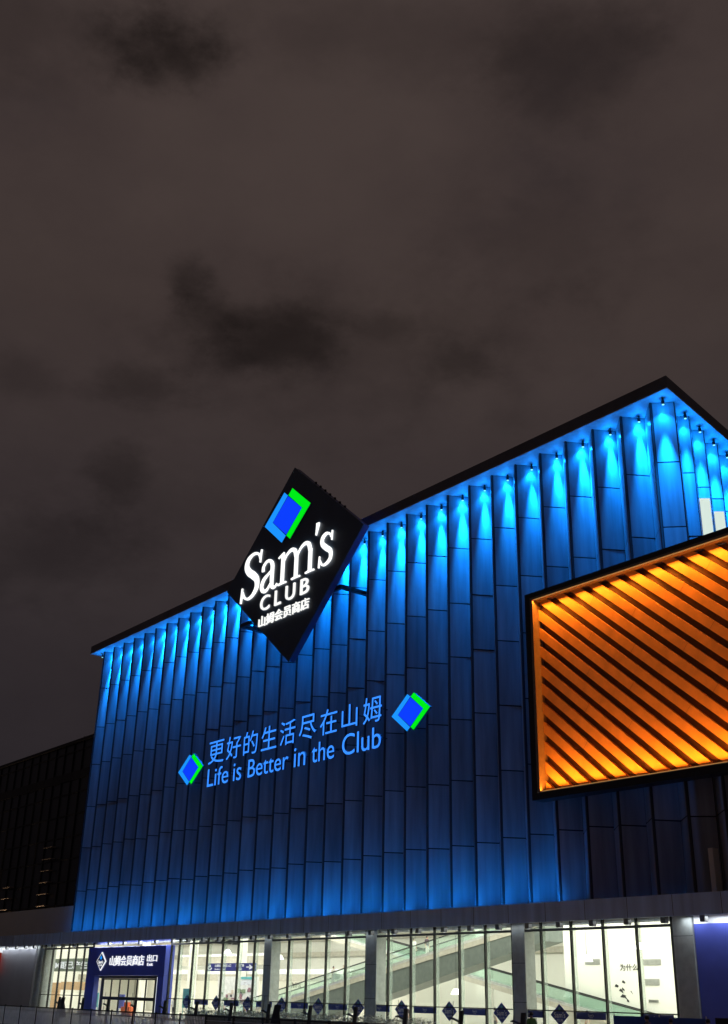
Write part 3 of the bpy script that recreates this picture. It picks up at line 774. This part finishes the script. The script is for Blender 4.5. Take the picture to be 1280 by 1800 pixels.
st_([(.66, .62, .05), (.46, .53, .07), (.22, .40, .14), (.12, .20, .16), (.22, .04, .14), (.42, .02, .08), (.64, .20, .05)], f2)
f3 = fxm(-75.0, 2.78, 34.33, 2.80)
for sx0 in (.26, .98, 1.70):
    st_([(sx0, .95 if sx0 < .5 else .74, .165), (sx0, .5, .165), (sx0, .03, .165)], f3, 3)
    st_([(sx0 - .22, .015, .04), (sx0, .03, .06), (sx0 + .22, .015, .04)], f3, 4)
st_([(.02, .90, .03), (.14, .94, .05), (.32, 1.00, .06)], f3, 4)
for sx0 in (.30, 1.02):
    st_([(sx0, .70, .045), (sx0 + .16, .89, .06), (sx0 + .38, .985, .10), (sx0 + .58, .92, .15), (sx0 + .675, .70, .165)], f3)
f4 = fxm(-69.62, 2.5, 34.33, 2.80)
st_([(.12, 1.46, .17), (.11, 1.36, .15), (.03, 1.08, .03)], f4)
f5 = fxm(-69.15, 2.35, 34.33, 2.80)
st_([(.74, .80, .04), (.66, .92, .06), (.45, .98, .09), (.24, .88, .16), (.24, .70, .18), (.48, .52, .20), (.72, .36, .18), (.72, .14, .14), (.48, .02, .08), (.26, .04, .06), (.12, .22, .04)], f5)
st_([(.80, 1.0, .03), (.785, .85, .045), (.78, .70, .03)], f5); st_([(.07, -.02, .04), (.085, .15, .05), (.10, .34, .03)], f5)
let.build('serif_lettering', E_white, sign)
for ch, xa, xb in (('C', -77.45, -76.05), ('L', -75.25, -74.35), ('U', -73.65, -72.3), ('B', -71.5, -70.3)):
    lettering('letter', ch, (xa, xb, 32.6, 33.95), SY0 - .003, .12, E_club, sign, .002)
lettering('lettering', '山姆会员商店', (-77.55, -70.2, 31.18, 32.15), SY0 - .003, .12, E_club, sign, .0)

# ------------------------------------------------------------------ slogan on the facade
SLY = 52.72
sl = thing('chinese_slogan_sign', 'blue lit Chinese slogan characters mounted on the dark facade panels', 'sign', (-76, SLY, 22))
for ch, (x0, x1) in zip('更好的生活尽在山姆', ((-88.85, -86.2), (-85.8, -83.45), (-83.0, -80.8), (-80.2, -77.9), (-77.4, -75.2), (-74.65, -72.3), (-71.75, -69.5), (-68.9, -66.9), (-66.2, -63.95))):
    lettering('character', ch, (x0, x1, 21.32 + (.1 if ch == '山' else 0), 23.36 - (.1 if ch == '山' else 0)), SLY + .10, .16, E_text, sl, .0015)
m = MB()
for x in range(-88, -63, 3): m.box(x - .03, x + .03, SLY + .103, SLY + .6, 22.2, 22.26)
m.build('mounting_stud', M_black, sl)
se = thing('english_slogan_sign', 'blue lit English slogan lettering mounted below the Chinese characters', 'sign', (-76, SLY, 20))
for wd, x0, x1, z0, z1 in (('Life', -88.75, -85.2, 19.30, 20.92), ('is', -84.4, -83.1, 19.30, 20.85), ('Better', -82.05, -76.0, 19.30, 20.85), ('in', -75.2, -73.6, 19.30, 20.85), ('the', -72.75, -69.75, 19.30, 20.88), ('Club', -68.75, -64.0, 19.30, 20.95)):
    lettering('word', wd, (x0, x1, z0, z1), SLY + .10, .16, E_text, se, .0)
m = MB()
for x in range(-88, -63, 3): m.box(x - .03, x + .03, SLY + .103, SLY + .6, 20.0, 20.06)
m.build('mounting_stud', M_black, se)
for nm, cx, cz, hw, hh, off, lab in (('left', -91.6, 21.27, 1.85, 1.42, .38, 'small lit blue and green diamond emblem at the start of the slogan'), ('right', -60.4, 21.33, 1.78, 1.38, .36, 'small lit blue and green diamond emblem past the end of the slogan')):
    em = thing('diamond_emblem', lab, 'sign', (cx, SLY, cz), 'diamond emblems beside the slogan')
    make_emblem(em, cx, cz, hw, hh, off, SLY - .05, .22)
    m = MB(); m.box(cx - .6, cx + .6, SLY - .047, SLY + .5, cz - .1, cz + .1); m.build('mounting_stud', M_black, em)

# ------------------------------------------------------------------ glowing slatted box
BX0, BX1, BZ0, BZ1, BY = -48.42, -29.6, 13.62, 27.12, 52.12
OX0, OX1, OZ0, OZ1 = -47.72, -30.2, 14.08, 26.62
bx = thing('slatted_screen', 'black framed screen of diagonal timber toned slats glowing amber', 'screen', (-39, 52.4, 20))
m = MB()
m.box(BX0, OX0 - .22, BY, YR + .1, BZ0, BZ1); m.box(OX1 + .22, BX1, BY, YR + .1, BZ0, BZ1)
m.box(OX0 - .217, OX1 + .217, BY, YR + .1, BZ0, OZ0 - .06); m.box(OX0 - .217, OX1 + .217, BY, YR + .1, OZ1 + .16, BZ1)
m.build('outer_frame', M_black, bx)
m = MB()
m.box(OX0 - .215, OX0, BY - .03, 52.95, OZ0 - .05, OZ1 + .155); m.box(OX1, OX1 + .215, BY - .03, 52.95, OZ0 - .05, OZ1 + .155)
m.box(OX0 + .003, OX1 - .003, BY - .028, 52.95, OZ1, OZ1 + .152); m.box(OX0 + .003, OX1 - .003, BY - .02, 52.95, OZ0 - .055, OZ0 - .01)
for i in range(12):
    m.box(OX0 - .218, OX0 + .003, BY - .034, BY - .03, OZ0 + 1.0 * i + .3, OZ0 + 1.0 * i + .32)
m.build('inner_reveal', M_tan, bx)
m = MB(); m.box(OX0 + .003, OX1 - .003, 52.955, 53.0, OZ0, OZ1); m.build('back_panel', M_slatback, bx)
def clip_poly(poly, f):
    out_ = []
    for i in range(len(poly)):
        a, b2 = poly[i], poly[(i + 1) % len(poly)]; fa, fb = f(a), f(b2)
        if fa >= 0: out_.append(a)
        if (fa >= 0) != (fb >= 0):
            t_ = fa / (fa - fb); out_.append((a[0] + (b2[0] - a[0]) * t_, a[1] + (b2[1] - a[1]) * t_))
    return out_
SLOPE = .866; PV = 1.25
for i in range(-1, 24):
    zt = 26.95 + 0.0 - PV * (i - 12) + 2.3 - .70     # height where the slat's top edge meets the left reveal
    th = .72
    poly = [(OX0 - 1, zt + SLOPE), (OX0 + 40, zt - SLOPE * 40), (OX0 + 40, zt - th - SLOPE * 40), (OX0 - 1, zt - th + SLOPE)]
    for f in (lambda p: p[0] - OX0 - .005, lambda p: OX1 - .005 - p[0], lambda p: p[1] - OZ0 - .005, lambda p: OZ1 - .005 - p[1]):
        poly = clip_poly(poly, f)
        if not poly: break
    if len(poly) < 3: continue
    m = MB(); m.plate(poly, 52.66 + .002 * (i % 3), 52.93)
    for q_ in (3.3 + (i * 2.9) % 6.1, 10.2 + (i * 1.7) % 5.3):      # butt seams between slat lengths
        sx_ = OX0 + q_; sz_ = zt - SLOPE * q_
        if OZ0 + .8 < sz_ - th and sz_ < OZ1 - .1: m.plate([(sx_, sz_ - .03), (sx_ + .025, sz_ - .01), (sx_ - .37, sz_ - .47), (sx_ - .395, sz_ - .49)], 52.652 + .002 * (i % 3), 52.657 + .002 * (i % 3), 1)
    m.build('slat', [M_slat, M_slatback], bx)
m = MB()
m.box(OX0 + .1, OX1 - .1, BY + .0, BY + .05, OZ1 - .05, OZ1 - .003); m.build('led_strip', E_led, bx)
m = MB(); m.box(OX0 + .1, OX1 - .1, BY + .0, BY + .05, OZ0 - .007, OZ0 + .04); m.build('led_strip', E_led, bx)
AMB = (1, .305, .03)
n_ = 4; wl = (OX1 - OX0) / n_
for i in range(n_):
    x = OX0 + wl * (i + .5)
    lamp('amber_light', 'AREA', (x, BY + .03, OZ1 - .07), P_AMBER / n_, AMB, bx, shape='RECTANGLE', size=wl, size_y=.05, aim=(x, 52.75, OZ1 - 5.0), spread=rad(125))
    lamp('amber_light', 'AREA', (x, BY + .03, OZ0 + .06), P_AMBER / n_, AMB, bx, shape='RECTANGLE', size=wl, size_y=.05, aim=(x, 52.75, OZ0 + 5.0), spread=rad(125))

# ------------------------------------------------------------------ dark tower behind at left
tw = thing('background_tower', 'dark unlit office block behind the left end of the store', 'building', (-210, 92, 0))
m = MB(); m.box(-330, -150, 90, 140, 0, 45.7); m.build('glass_wall', M_bgglass, tw)
m = MB()
for x in range(-330, -150, 4): m.box(x, x + .18, 89.80, 89.997, 0, 45.6)
for z in range(4, 45, 4): m.box(-330, -150, 89.86, 89.99, z, z + .25)
m.box(-330.5, -149.5, 89.5, 140.5, 45.703, 46.2)
m.box(-330, -150, 89.82, 89.99, 38.6, 40.2)
m.build('window_grid', M_bgframe, tw)
for cx_, n2 in ((-206.3, 8), (-223.6, 5), (-240, 3)):
    for i in range(n2):
        m = MB(); z = 12.0 + 2.08 * i; m.box(cx_ - 1.9, cx_ + 1.9, 88.9, 89.797, z, z + .14); m.build('ledge', M_ledge, tw)
    m = MB(); m.box(cx_ - .25, cx_ + .25, 88.3, 88.6, 9.0, 9.3); m.build('uplight', E_warm, tw)
    lamp('uplight_beam', 'SPOT', (cx_, 88.5, 9.4), 5200, (1, .66, .40), tw, spot_size=rad(70), spot_blend=1.0, shadow_soft_size=.2, aim=(cx_, 89.1, 16))
m = MB(); m.tube((-211.9, 96, 46.2), (-211.6, 96, 49.6), .10, 8, .05); m.tube((-211.62, 96, 49.4), (-211.2, 96, 49.55), .05); m.build('mast', M_steel, tw)

# neighbour's sign at the far left under the canopy
ns = thing('red_shop_sign', 'red lit neighbour shop sign with white marks at the left edge', 'sign', (-135, 51.6, 5))
m = MB(); m.box(-139.5, -129.2, 51.7, 51.95, 3.7, 5.85); m.build('panel', E_red, ns)
lettering('lettering', '美食', (-134.0, -129.5, 4.1, 5.0), 51.697, .03, E_white, ns, .02)
m = MB(); m.box(-139.5, -129.0, 51.68, 51.96, 5.853, 6.3); m.build('head_light', E_tube, ns)
sh = thing('white_awning', 'white sloping awning below the red shop sign', 'awning', (-133, 51.5, 2))
m = MB(); m.hexa([(-139, 50.4, .6), (-131.6, 50.4, .6), (-131.6, 51.6, .6), (-139, 51.6, .6)], [(-139, 51.0, 3.5), (-129.9, 51.0, 3.5), (-129.9, 51.6, 3.5), (-139, 51.6, 3.5)]); m.build('awning_sheet', mat('dull_white_sheet', (.32, .33, .36), .6), sh, bevel=.1)

# ------------------------------------------------------------------ plaza furniture
FY = 31.5
def fence_panel(x, label, kind=0):
    t = thing('railing_panel', label, 'railing', (x, FY, 0), 'railing panels along the plaza edge')
    ln = 2.5
    m = MB(); m.box(x - ln / 2, x + ln / 2, FY - .03, FY + .03, 1.16, 1.22); m.build('top_rail', M_railD, t)
    m = MB(); m.box(x - ln / 2, x + ln / 2, FY - .02, FY + .02, .98, 1.01); m.box(x - ln / 2, x + ln / 2, FY - .02, FY + .02, .12, .16); m.build('cross_rail', M_rail, t)
    m = MB()
    n = 17 if kind == 0 else 9
    for i in range(n):
        a = x - ln / 2 + ln * (i + .5) / n
        if kind == 0: m.tube((a, FY, .162), (a, FY, 1.158), .028, 10)
        else: m.box(a - .115, a + .115, FY - .01, FY + .01, .30 + .015 * (i % 2), .92)
    m.build('railing_bars', M_rail if kind == 0 else M_col, t)
    for s_ in (-1, 1):
        m = MB(); m.box(x + s_ * (ln / 2 - .03) - .03, x + s_ * (ln / 2 - .03) + .03, FY - .034, FY + .034, 0, 1.26); m.build('post', M_railD, t)
    return t
xs_ = [-80.2 + 2.5 * i for i in range(12)]
f0 = fence_panel(xs_[0], 'first barred metal railing panel, counted from the left edge of the plaza')
for i, x in enumerate(xs_[1:], 1): copy_tree(f0, (x, FY, 0), '%s barred metal railing panel, counted from the left edge of the plaza' % ORD[i])
xs_ = [-50.2 + 2.5 * i for i in range(7)]
f1_ = fence_panel(xs_[0], 'first solid slatted railing panel right of the barred railings', 1)
for i, x in enumerate(xs_[1:], 1): copy_tree(f1_, (x, FY, 0), '%s solid slatted railing panel right of the barred railings' % ORD[i])
# hedge behind the right railing: leaf sized faces
hb = MB(); rr = random.Random(11)
hb.box(-80.0, -53.0, 47.1, 47.9, 0, .78)
for i in range(7000):
    x = rr.uniform(-80.2, -52.8); y = rr.uniform(46.9, 48.1); z = .76 + rr.random() ** .7 * .34 * (0.8 + .35 * math.sin(x * 2.3) * math.sin(x * .9)) if rr.random() < .7 else rr.uniform(.1, 1.2)
    if z < .76: y = 47.0 + rr.uniform(-.12, .05)
    a = Vector((rr.uniform(-1, 1), rr.uniform(-1, 1), rr.uniform(-.3, 1))).normalized() * .09; b_ = Vector((rr.uniform(-1, 1), rr.uniform(-1, 1), rr.uniform(-.5, .5))).normalized() * .05
    p = Vector((x, y, z)); hb.poly([p - b_, p + a * .5, p + b_, p - a * .5])
tag(hb.build('clipped_hedge', M_hedge), 'low clipped pale hedge in front of the shopfront, its top lit by the shop', 'hedge')
# leaning dark posts with a short arm and a thin rod
PYP = 40.0
def arm_post(x, label):
    t = thing('arm_post', label, 'post', (x, PYP, 0), 'leaning dark posts with short arms on the plaza')
    m = MB(); m.hexa([(x - .16, PYP - .06, 0), (x + .10, PYP - .06, 0), (x + .10, PYP + .06, 0), (x - .16, PYP + .06, 0)], [(x + .08, PYP - .05, 1.72), (x + .34, PYP - .05, 1.72), (x + .34, PYP + .05, 1.72), (x + .08, PYP + .05, 1.72)]); m.build('post', M_railD, t, bevel=.015)
    m = MB(); m.tube((x + .08, PYP, 1.22), (x - .42, PYP, 1.36), .055); m.tube((x - .42, PYP, 1.36), (x - .62, PYP, 1.34), .05, 8, .03); m.build('arm', M_railD, t)
    m = MB(); m.tube((x - .62, PYP, .0), (x - .36, PYP, 2.12), .016, 6, .012); m.build('rod', M_railD, t)
    return t
px_ = [-87.0 + 4.05 * i for i in range(13)]
a0 = arm_post(px_[0], 'first leaning dark post with short arm, counted from the left of the plaza')
for i, x in enumerate(px_[1:], 1): copy_tree(a0, (x, PYP, 0), '%s leaning dark post with short arm, counted from the left of the plaza' % ORD[i])
for i, x in enumerate((-99.5, -66.6)):
    m = MB(); m.hexa([(x - .55, 46, 0), (x + .15, 46, 0), (x + .15, 46.06, 0), (x - .55, 46.06, 0)], [(x, 46.0, 1.6), (x + .7, 46.0, 1.6), (x + .7, 46.06, 1.6), (x, 46.06, 1.6)], 0)
    m.hexa([(x - .2, 46.063, 0), (x - .1, 46.063, 0), (x - .1, 46.7, 0), (x - .2, 46.7, 0)], [(x + .25, 46.063, 1.4), (x + .35, 46.063, 1.4), (x + .35, 46.12, 1.4), (x + .25, 46.12, 1.4)])
    tag(m.build('black_board', M_black), ('black leaning board in front of the left glass panes', 'black leaning board in front of the first pillar right of the exit')[i], 'board')
# blue banner barrier bottom right, black board
bb = thing('blue_banner', 'blue fabric banner on a frame at the bottom right of the plaza', 'banner', (-34.5, 45, 0))
m = MB(); m.box(-37.2, -32.1, 45, 45.03, .25, 1.66); m.build('fabric', mat('blue_banner_fabric', (.03, .10, .42), .6), bb)
m = MB()
for x in (-37.2, -34.6, -32.1): m.tube((x, 45.06, 0), (x, 45.06, 1.75), .03)
m.build('frame', M_steel, bb)
m = MB(); m.box(-30.9, -29.9, 44, 44.06, .5, 1.72); m.box(-30.45, -30.35, 44.063, 44.12, 0, 1.6); m.box(-30.7, -30.1, 43.9, 44.2, .003, .04)
tag(m.build('black_notice_board', M_black), 'black notice board on a stand at the bottom right', 'board')

# ------------------------------------------------------------------ people
def person(loc, face, label, shirt, trouser, group, height=1.68, arm='down', hair=hair_m):
    k = height / 1.70
    V, E_, Rr = [], [], []
    def v(p, r, par=None):
        V.append(Vector(p) * k); Rr.append((r[0] * k, r[1] * k) if isinstance(r, tuple) else (r * k, r * k))
        if par is not None: E_.append((par, len(V) - 1))
        return len(V) - 1
    pel = v((0, 0, .95), (.15, .11)); bel = v((0, .01, 1.10), (.135, .10), pel); ch = v((0, .01, 1.30), (.17, .11), bel)
    nb = v((0, 0, 1.44), (.085, .075), ch); nk = v((0, .01, 1.50), .055, nb); hd = v((0, .025, 1.59), (.078, .09), nk); tp = v((0, .02, 1.665), (.066, .075), hd)
    v((0, .115, 1.575), .014, hd)
    for s_ in (-1, 1):
        sh = v((.175 * s_, 0, 1.40), .062, ch)
        if arm == 'down': el, wr, fd = (.225 * s_, -.03, 1.14), (.215 * s_, .06, .91), Vector((0, .25, -1))
        else: el, wr, fd = (.22 * s_, .02, 1.14), (.17 * s_, .27, 1.10), Vector((0, 1, .1))
        e1 = v(el, .046, sh); w1 = v(wr, .030, e1)
        fd.normalize(); pm = Vector(wr) + fd * .07; pmi = v(pm, (.036, .018), w1)
        for q in range(4):
            o1 = pm + fd * .045 + Vector(((q - 1.5) * .019, 0, 0)); a1 = v(o1, .0095, pmi); v(o1 + fd * (.045, .055, .052, .038)[q] + Vector((0, .012, -.006)), .008, a1)
        th = pm + Vector((-.035 * s_, .02, 0)); a1 = v(th, .010, pmi); v(th + fd * .04 + Vector((-.01 * s_, .01, 0)), .009, a1)
        hp = v((.09 * s_, 0, .88), .095, pel); kn = v((.10 * s_, .025, .49), .062, hp); an = v((.10 * s_, -.01, .09), .042, kn); v((.115 * s_, .14, .04), .036, an)
    me = bpy.data.meshes.new('tmp'); me.from_pydata([tuple(a) for a in V], E_, []); me.update()
    o = bpy.data.objects.new('tmp', me); C.objects.link(o)
    sm = o.modifiers.new('skin', 'SKIN'); sm.use_smooth_shade = True
    for i, r in enumerate(Rr): me.skin_vertices[0].data[i].radius = r
    me.skin_vertices[0].data[0].use_root = True
    sb = o.modifiers.new('sub', 'SUBSURF'); sb.levels = 1; sb.render_levels = 1
    bpy.context.view_layer.update()
    nm = bpy.data.meshes.new_from_object(o.evaluated_get(bpy.context.evaluated_depsgraph_get())); bpy.data.objects.remove(o); bpy.data.meshes.remove(me)
    nm.materials.clear()
    for m_ in (skin_m, shirt, trouser, M_black): nm.materials.append(m_)
    for p in nm.polygons:
        c2 = p.center / k; p.use_smooth = True
        if c2.z > 1.47: i = 0
        elif c2.z < .085: i = 3
        elif abs(c2.x) > .165 and c2.z < 1.16 and (c2.z > .7): i = 0 if (c2.z < 1.12 or c2.y > .06) else 1
        elif c2.y > .18 and c2.z > .95: i = 0
        else: i = 1 if c2.z > .96 else 2
        p.material_index = i
    po = bpy.data.objects.new('person', nm); C.objects.link(po)
    po.location = loc; po.rotation_euler = (0, 0, face)
    tag(po, label, 'person', group)
    h = MB(); h.lathe([(.0, .115), (.05, .105), (.088, .06), (.098, .0), (.092, -.05)], (0, -.005, 1.61), 14)
    bmesh.ops.scale(h.bm, vec=(k * .93, k, k), verts=h.bm.verts)
    ho = h.build('hair', hair); ho.location = (0, 0, 0); ho.parent = po
    for p in ho.data.polygons: p.use_smooth = True
    return po
grey_s, white_s, dark_s, tan_s, green_s = cloth('grey', (.40, .38, .35)), cloth('white', (.72, .74, .72)), cloth('plum_black', (.06, .04, .05)), cloth('tan', (.42, .36, .30)), cloth('green', (.10, .30, .08))
dk_t, lt_t = cloth('dark_trouser', (.10, .10, .11)), cloth('pale_trouser', (.50, .48, .44))
gp = 'people on the rising walkway'
person((-81.1, 61.9, z1h(-81.1) - 1.0), rad(-90), 'person in a grey shirt alone lower on the rising walkway', grey_s, lt_t, gp, 1.66, 'fwd')
person((-79.1, 61.6, z1h(-79.1) - 1.0), rad(-90), 'person in a tan top ahead of the grey shirted one on the walkway', tan_s, dk_t, gp, 1.64, 'fwd')
person((-70.3, 61.5, z1h(-70.3) - 1.0), rad(-100), 'person in a white shirt high on the rising walkway', white_s, lt_t, gp, 1.68)
person((-69.4, 62.1, z1h(-69.4) - 1.0), rad(-85), 'person in a dark top beside the white shirted one on the walkway', dark_s, lt_t, gp, 1.70)
# a shopping cart with the lower person
ct = thing('shopping_cart', 'wire shopping cart held by the lower person on the walkway', 'cart', (-80.3, 61.9, z1h(-80.3) - 1.0))
zc = z1h(-80.3) - .98
m = MB(); m.hexa([(-80.75, 61.65, zc + .45), (-79.9, 61.7, zc + .5), (-79.9, 62.1, zc + .5), (-80.75, 62.15, zc + .45)], [(-80.8, 61.6, zc + .95), (-79.8, 61.65, zc + .85), (-79.8, 62.15, zc + .85), (-80.8, 62.2, zc + .95)]); m.build('basket', M_steel, ct)
m = MB()
for y in (61.66, 62.14): m.tube((-80.8, y, zc + .95), (-80.6, y, zc + .12), .02); m.tube((-80.6, y, zc + .12), (-79.9, y, zc + .2), .02)
m.tube((-80.85, 61.6, zc + 1.0), (-80.85, 62.2, zc + 1.0), .02); m.build('chassis', M_steel, ct)
for (x, y) in ((-80.6, 61.66), (-80.6, 62.14), (-79.95, 61.7), (-79.95, 62.1)):
    m = MB(); m.tube((x, y - .02, zc + .10), (x, y + .02, zc + .10), .06, 10); m.build('wheel', M_black, ct)
gp = 'people walking on the plaza'
person((-39.6, 42, 0), rad(70), 'person in a green top walking in front of the shopfront', green_s, dk_t, gp, 1.72)
person((-32.9, 42, 0), rad(100), 'dark haired person left of the blue banner at the bottom', dark_s, dk_t, gp, 1.74)
person((-31.3, 41.5, 0), rad(80), 'dark haired person in plum black by the blue banner', dark_s, dk_t, gp, 1.66)
person((-30.2, 42.5, 0), rad(95), 'dark haired person in grey right of the blue banner', grey_s, dk_t, gp, 1.68)
gp = 'people in the hall'
person((-95.6, 60.2, .02), rad(10), 'person in a grey shirt standing at the display wall', grey_s, dk_t, gp, 1.70)
person((-92.6, 60.6, .02), rad(-20), 'person in a dark top left of the first pillar in the hall', dark_s, dk_t, gp, 1.72)

for x, y, a, sh_, lb in ((-88.5, 58.5, 40, white_s, 'person in a white shirt right of the first pillar low in the hall'), (-84.0, 57.0, -60, green_s, 'person in a green top walking low in the hall'),
                         (-66.5, 57.5, 80, dark_s, 'person in a dark top under the rising walkway'), (-58.5, 58.5, -30, grey_s, 'person in a grey shirt left of the wall lettering'),
                         (-50.0, 58.0, 100, tan_s, 'person in a tan top below the wall lettering'), (-99.0, 57.0, 20, white_s, 'person in a white shirt behind the exit doors')):
    person((x, y, .02), rad(a), lb, sh_, dk_t, gp, 1.7)
